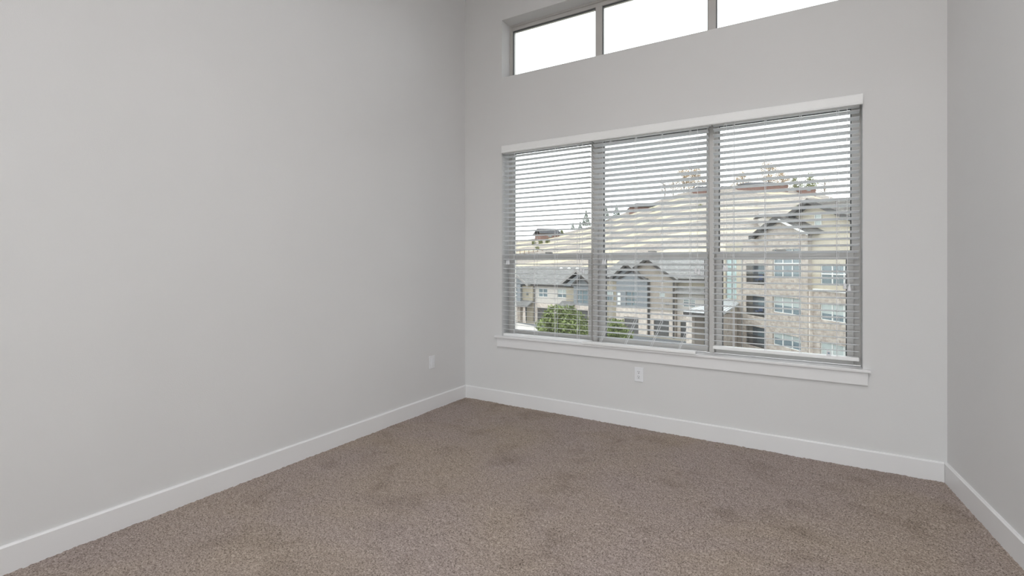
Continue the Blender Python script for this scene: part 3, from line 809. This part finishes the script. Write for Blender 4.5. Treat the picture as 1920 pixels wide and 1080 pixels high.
house_window(tm, 5.0, 6.5, 3.45, 5.15, 0.2, 2, 0.0, 2, M['fascia_grey'])
house_window(tm, 9.1, 9.75, 4.45, 5.2, 0.5, 1, 1.0)
house_window(tm, 11.63, 13.01, 3.6, 4.7, 1.12, 2, 0.4, 2)
house_window(tm, 2.0, 2.9, 3.7, 5.0, 0.86, 1, 0.4)
MB().box(3.95, 4.35, -0.03, 0.05, 3.45, 4.9).build('side_panel', M['pale_trim'], tm)
for u, y in ((7.9, 0.27), (10.85, 0.27)):
    MB().box(u - 0.07, u + 0.07, y - 0.08, y + 0.06, 0.0, 6.6).build('downspout', M['fascia'], tm)
for u in (9.95, 10.2):
    MB().box(u - 0.07, u + 0.07, 0.28, 0.4, 3.75, 4.05).build('wall_light', M['dark'], tm)

# ---- cream townhouse further along
tl = tag(empty('townhouse', (-35.94, 59.15, GZ), R(-9.126)), 'cream and tan townhouse with a long grey roof and two front gables', 'house')
mb = MB(); panel(mb, 4.2, 9.95, 0.0, 2.9, [(4.73, 6.9, 0.0, 2.1), (9.0, 9.8, 0.0, 2.1)], 0.0, 0.3); mb.build('stone_wall', M['stone_pale'], tl)
mb = MB(); panel(mb, 4.2, 9.95, 2.9, 5.3, [(4.98, 6.53, 3.7, 4.85), (8.27, 9.87, 3.75, 4.85)], 0.05, 0.3); mb.build('siding_wall', M['siding_white'], tl)
mb = MB(); panel(mb, 2.25, 4.2, 0.0, 5.4, [(2.3, 3.06, 0.0, 2.1)], -0.3, 0.3); mb.build('siding_wall', M['siding_tan'], tl)
MB().box(9.95, 11.45, -0.3, 0.3, 0.0, 5.4).build('siding_wall', M['siding_tan'], tl)
mb = MB(); panel(mb, -1.4, 2.25, 0.0, 2.9, [(-0.6, 1.65, 0.0, 2.05)], -0.8, 0.3); mb.build('stone_wall', M['stone_pale'], tl)
mb = MB(); panel(mb, -1.4, 2.25, 2.9, 5.5, [(0.1, 1.65, 3.2, 4.85)], -0.75, 0.3); mb.build('siding_wall', M['siding_grey'], tl)
MB().extr_y([(-1.6, 5.4), (3.0, 5.4), (0.7, 7.1)], -0.75, 0.0).build('gable_wall', M['siding_grey'], tl)
mb = MB(); panel(mb, 11.45, 14.0, 0.0, 2.9, [(11.85, 13.7, 0.0, 2.3)], -0.8, 0.3); mb.build('stone_wall', M['stone_pale'], tl)
mb = MB(); panel(mb, 11.45, 14.0, 2.9, 5.5, [(11.95, 13.6, 3.2, 4.9)], -0.75, 0.3); mb.build('siding_wall', M['siding_grey'], tl)
MB().extr_y([(9.8, 5.4), (14.0, 5.4), (14.0, 6.0), (12.35, 7.15)], -0.75, 0.0).build('gable_wall', M['siding_grey'], tl)
MB().box(-6.0, 14.0, 0.3, 10.0, 0.0, 5.3).build('body', M['siding_tan'], tl)
rf = eave_roof(tl, -6.4, 14.2, -0.35, 10.4, 5.25, 7.72, M['shingle'], M['fascia'])
for u in (5.9, 7.3, 8.7):
    MB().lathe([(0.22, 0), (0.24, 0.25), (0.18, 0.34), (0.05, 0.38)], (u, 4.3, 7.45), 10).build('roof_vent', M['pale_trim'], rf)
gable_roof(tl, 0.7, 2.9, 5.45, 7.35, -1.2, 5.0, M['shingle'], M['fascia_grey'], 0.2, 0.3)
gable_roof(tl, 12.1, 2.1, 5.9, 7.4, -1.2, 5.0, M['shingle'], M['fascia_grey'], 0.2, 0.3)
gable_roof(tl, 13.1, 1.3, 5.7, 6.75, -1.5, 0.5, M['shingle'], M['fascia'], 0.15, 0.2)
garage_door(tl, 4.73, 6.9, 2.1, 0.2); garage_door(tl, -0.6, 1.65, 2.05, -0.5); garage_door(tl, 11.85, 13.7, 2.3, -0.5)
house_window(tl, 4.98, 6.53, 3.7, 4.85, 0.15, 2, 0.0, 2)
house_window(tl, 8.27, 9.87, 3.75, 4.85, 0.15, 2, 0.5, 2)
house_window(tl, 0.1, 1.65, 3.2, 4.85, -0.6, 1, 0.0, 3)
house_window(tl, 11.95, 13.6, 3.2, 4.9, -0.6, 2, 0.0, 1, M['fascia_grey'])
for u0, u1 in ((2.3, 3.06), (9.0, 9.8)):
    MB().box(u0, u1, 0.1, 0.16, 0.0, 2.1).build('front_door', M['dark'], tl)
for u0, u1, z in ((1.3, 4.3, 2.45), (9.3, 11.7, 2.7)):
    MB().add([(u0, -1.7, z), (u1, -1.7, z), (u1, -0.28, z + 0.65), (u0, -0.28, z + 0.65), (u0, -1.7, z - 0.18), (u1, -1.7, z - 0.18), (u1, -0.28, z + 0.45), (u0, -0.28, z + 0.45)],
             [(0, 1, 2, 3), (4, 7, 6, 5), (0, 4, 5, 1), (1, 5, 6, 2), (2, 6, 7, 3), (3, 7, 4, 0)]).build('porch_roof', M['shingle'], tl)
for u in (2.0, 3.5, 11.2):
    mb = MB().lathe([(0.30, 0), (0.20, 2.35)], (u, -1.4, 0), 4); mb.build('porch_post', M['stone_pale'], tl)
MB().box(4.22, 4.36, -0.1, 0.06, 0.0, 5.2).build('downspout', M['fascia'], tl)
for zz in (3.95, 4.2):
    MB().box(3.05, 3.35, -0.4, -0.28, zz - 0.09, zz + 0.09).build('wall_light', M['dark'], tl)

# ---- small houses on the hill
def small_house(label, p, q, w, d, hw, hr, wallm, roofm, rz, dz=0.0, hip=0.15):
    x, y, z = on_hill(p, q)
    h = tag(empty('hill_house', (x, y, z + dz), R(rz)), label, 'house')
    MB().box(-w / 2, w / 2, -d / 2, d / 2, -3.0, hw).build('wall', wallm, h)
    eave_roof(h, -w / 2 - 0.7, w / 2 + 0.7, -d / 2 - 0.7, d / 2 + 0.7, hw, hw + hr, roofm, M['fascia'], 0.25, hip * w)
    for i in range(max(1, int(w / 5))):
        u = -w / 2 + (i + 0.5) * w / max(1, int(w / 5))
        house_window(h, u - 0.8, u + 0.8, hw * 0.25, hw * 0.75, -d / 2 - 0.05, 2, 0.0, 1)
    return h
def pq(x, q): return ((x - 960) / 931.0 * q, q)
small_house('lone brown brick house with a dark roof low on the hill shoulder', *pq(1026, 212), 8.6, 6.5, 1.7, 2.2, M['brick_red'], M['roof_dark'], 50, 0.2, 0.05)
small_house('dark roofed house half sunk behind the hill slope', *pq(1206, 216), 12.0, 8, 0.2, 2.0, M['brick_red'], M['roof_dark'], 20, -0.1, 0.3)
small_house('low dark roofed house at the end of the hill crest', *pq(1322, 218), 11.0, 8, 0.2, 1.5, M['brick_red'], M['roof_dark'], 20, -0.1, 0.3)
small_house('long red brick house with a charcoal roof on top of the hill', *pq(1422, 219), 21.0, 9, 0.5, 1.6, M['brick_red'], M['roof_dark'], 28, 0.0, 0.3)
small_house('small brick house with steep dark roof among the hilltop trees', *pq(1362, 240), 8.0, 7, 1.6, 1.9, M['brick_red'], M['roof_dark'], 30, 0.0, 0.3)
small_house('short red brick house under the green hilltop tree', *pq(1509, 216), 6.0, 6, 1.5, 0.6, M['brick_red'], M['roof_dark'], 30, 0.0, 0.1)
small_house('pale house with thin grey roof on the hillside below the crest', *pq(1450, 150), 7.6, 6, 2.6, 1.1, M['siding_white'], M['fascia_grey'], 25, 0.0, 0.02)

# post and rail fence along a terrace
fe = empty('post_rail_fence'); fx, fy, fz = on_hill(*pq(1000, 168)); fe.location = (fx, fy, fz); fe.rotation_euler = (0, 0, R(31.656))
tag(fe, 'rusty brown post and rail fence along a low terrace of the hill', 'fence')
for i in range(11):
    dzz = float(hill_h(np.array(7.2 + (-7.5 + i * 1.5)), np.array(168.0))) - fz
    MB().box(-7.6 + i * 1.5, -7.4 + i * 1.5, -0.1, 0.1, dzz - 0.5, 1.35).build('post', M['wood_post'], fe)
for zz in (0.55, 1.15):
    MB().box(-7.6, 7.7, -0.05, 0.05, zz, zz + 0.12).build('rail', M['wood_post'], fe)

# thin pole on the hill
px_, py_, pz_ = on_hill(*pq(1555, 210))
pl = tag(empty('utility_pole', (px_, py_, pz_ - 0.5)), 'thin grey utility pole on the bare shoulder of the hill', 'pole')
MB().tube([(0, 0, 0), (0, 0, 11.5)], 0.13, 8, 0.08).build('shaft', M['metal'], pl)
MB().box(-0.6, 0.6, -0.06, 0.06, 10.8, 10.95).build('crossarm', M['wood_post'], pl)

# ---- trees
def leaf_cloud(n, fn, size, seed):
    r = random.Random(seed); mb = MB()
    for _ in range(n):
        c = fn(r)
        s = size * r.uniform(0.6, 1.35)
        a = Vector((r.gauss(0, 1), r.gauss(0, 1), r.gauss(0, 1))).normalized()
        b = a.cross(Vector((r.gauss(0, 1), r.gauss(0, 1), r.gauss(0, 1)))).normalized()
        c = Vector(c)
        m_ = a.cross(b) * s * 0.15
        mb.add([c - a * s, c - b * s * 0.45 + m_, c + a * s, c + b * s * 0.45 + m_], [(0, 1, 2), (0, 2, 3)])
    me = bpy.data.meshes.new('foliage'); me.from_pydata(mb.v, [], mb.f); me.update()
    return me
def blob(h0, h1, rad, lumps, seed):
    r0 = random.Random(seed)
    L = []
    for _ in range(lumps):
        t = r0.random(); z = h0 + (h1 - h0) * t
        rr = rad * math.sin(math.pi * (0.18 + 0.74 * t)); a = r0.uniform(0, 6.283); d = rr * r0.uniform(0.2, 0.85)
        L.append((d * math.cos(a), d * math.sin(a), z, rad * r0.uniform(0.25, 0.45)))
    def fn(r):
        x, y, z, q = r.choice(L)
        v = Vector((r.gauss(0, 1), r.gauss(0, 1), r.gauss(0, 1))).normalized() * q * (0.4 + 0.6 * r.random() ** 0.4)
        return (x + v.x, y + v.y, z + v.z * 0.8)
    return fn
def trunk_mesh(h, r, branches, spread, seed):
    rr = random.Random(seed); mb = MB()
    mb.tube([(0, 0, -0.4), (0.04 * h * rr.uniform(-1, 1), 0.04 * h * rr.uniform(-1, 1), h * 0.5), (0, 0, h * 0.96)], r, 7, r * 0.25)
    for i in range(branches):
        z0 = h * rr.uniform(0.25, 0.7); a = rr.uniform(0, 6.283); l = spread * rr.uniform(0.6, 1.0)
        p1 = (l * 0.5 * math.cos(a), l * 0.5 * math.sin(a), z0 + l * 0.35); p2 = (l * math.cos(a + 0.3), l * math.sin(a + 0.3), min(h, z0 + l * 0.9))
        mb.tube([(0, 0, z0), p1, p2], r * 0.4, 5, r * 0.1)
    return mb.mesh('trunk')
KIND = {}
def kind(key, h, rad, n, size, leaf, seed, h0=0.3, branches=8, lumps=22, tr=None):
    fo = leaf_cloud(n, blob(h * h0, h * 0.92, rad, lumps, seed), size, seed); fo.materials.append(M[leaf])
    tk = trunk_mesh(h, tr or h * 0.022, branches, rad * 0.9, seed); tk.materials.append(M['bark'])
    KIND[key] = (fo, tk)
kind('leafy', 5.0, 2.5, 5200, 0.16, 'leaf_green', 3, 0.28, 10, 34)
kind('autumn', 10.0, 5.0, 2300, 0.19, 'leaf_orange', 5, 0.25, 14, 26)
kind('wispy', 10.0, 4.4, 1300, 0.16, 'leaf_orange', 6, 0.3, 16, 22)
kind('olive', 9.0, 4.0, 1300, 0.32, 'leaf_olive', 8, 0.18, 12, 24)
kind('bush', 2.2, 1.4, 500, 0.22, 'leaf_olive', 9, 0.2, 5, 12, 0.06)
def cone(h, rad):
    def fn(r):
        t = r.random() ** 1.4; a = r.uniform(0, 6.283); d = rad * (1 - t) * math.sqrt(r.uniform(0.25, 1)); lay = 0.12 * math.sin(t * 40)
        return (d * (1 + lay) * math.cos(a), d * (1 + lay) * math.sin(a), h * (0.12 + 0.88 * t))
    return fn
fo = leaf_cloud(900, cone(8.0, 2.4), 0.32, 12); fo.materials.append(M['leaf_pine'])
tk = trunk_mesh(8.0, 0.16, 6, 1.2, 12); tk.materials.append(M['bark'])
KIND['pine'] = (fo, tk)
def tree(name, key, loc, s, rz, label, cat, group=None):
    t = tag(empty(name, loc, rz), label, cat, group); t.scale = (s, s, s)
    f, k = KIND[key]
    link('foliage', f, None, t); link('trunk', k, None, t)
    return t
tree('leafy_tree', 'leafy', (-14.9, 32.6, GZ), 1.0, 0.4, 'full green leafy tree in front of the cream townhouse', 'tree')
tree('leafy_tree', 'leafy', (-11.7, 36.6, GZ), 0.75, 2.4, 'smaller green leafy tree beside the larger one in front of the cream townhouse', 'tree')
tree('garden_bush', 'bush', (-19.9, 52.6, GZ), 1.1, 0.0, 'green bush at the side wall of the grey gabled townhouse', 'bush')
G1 = 'thin autumn trees on the hill crest'
for i, (x, q, s) in enumerate([(1282, 226, 1.25), (1302, 240, 1.5), (1340, 262, 1.5), (1392, 250, 1.3), (1440, 242, 1.6), (1466, 256, 1.5)]):
    tree('autumn_tree', 'autumn', on_hill(*pq(x, q)), s, i * 1.3, 'thin orange-leaved autumn tree standing on the hill crest', 'tree', G1)
for i, (x, q, s) in enumerate([(1246, 226, 1.05), (1263, 242, 1.25), (1372, 285, 1.7), (1415, 272, 1.5), (1546, 240, 1.3)]):
    tree('bare_tree', 'wispy', on_hill(*pq(x, q)), s, i * 1.7, 'nearly bare pale tree standing on the hill crest', 'tree', 'nearly bare trees on the hill crest')
tree('olive_tree', 'olive', on_hill(*pq(1492, 236)), 0.95, 0.3, 'dull green tree between the long and the short red brick houses on the hill', 'tree')
tree('olive_tree', 'olive', on_hill(*pq(1518, 228)), 1.05, 2.1, 'broad olive green tree behind the short red brick house on the hill', 'tree')
tree('pine_tree', 'pine', on_hill(*pq(1099, 220)), 0.95, 0.0, 'tall grey-green conifer on the ridge uphill of the lone brown brick house', 'tree')
for i, (x, q, s) in enumerate([(1074, 222, 0.5), (1088, 228, 0.5)]):
    tree('pine_tree', 'pine', on_hill(*pq(x, q)), s, i * 1.1, 'small conifer between the lone brown brick house and the tall conifer', 'tree', 'small conifers on the ridge')
for i, (x, q, s) in enumerate([(1136, 219, 0.85), (1156, 226, 0.75)]):
    tree('pine_tree', 'pine', on_hill(*pq(x, q)), s, i * 1.7, 'conifer close beside the dark roofed house half sunk in the slope', 'tree', 'conifers beside the half sunk house')
for i, (x, q, s) in enumerate([(1000, 196, 0.8), (1014, 194, 0.85), (1027, 192, 0.9)]):
    tree('hillside_bush', 'bush', on_hill(*pq(x, q)), s, i * 0.9, 'olive green bush on the slope just below the lone brown brick house', 'bush', 'bushes below the lone brick house')
for i, (x, q, s) in enumerate([(1080, 100, 0.8), (1060, 101, 0.75), (1045, 96, 0.75), (1026, 97, 0.75), (1100, 98, 0.9)]):
    tree('hillside_bush', 'bush', on_hill(*pq(x, q)), s, i * 0.9, 'low green bush at the hill foot behind the cream townhouse roof', 'bush', 'bushes at the hill foot')
for x, q, s, lb in [(1053, 218, 0.8, 'round yellow-green bush next to the small conifers on the ridge'), (1007, 174, 0.7, 'single bush just uphill of the post and rail fence'),
                    (1226, 196, 0.9, 'single bush on the terrace under the half sunk dark roofed house'), (1312, 180, 0.8, 'single bush on the bare terrace under the end house of the crest'),
                    (1494, 176, 0.7, 'single yellow-green bush on the slope behind the apartment gable')]:
    tree('hillside_bush', 'bush', on_hill(*pq(x, q)), s, x * 0.1, lb, 'bush')
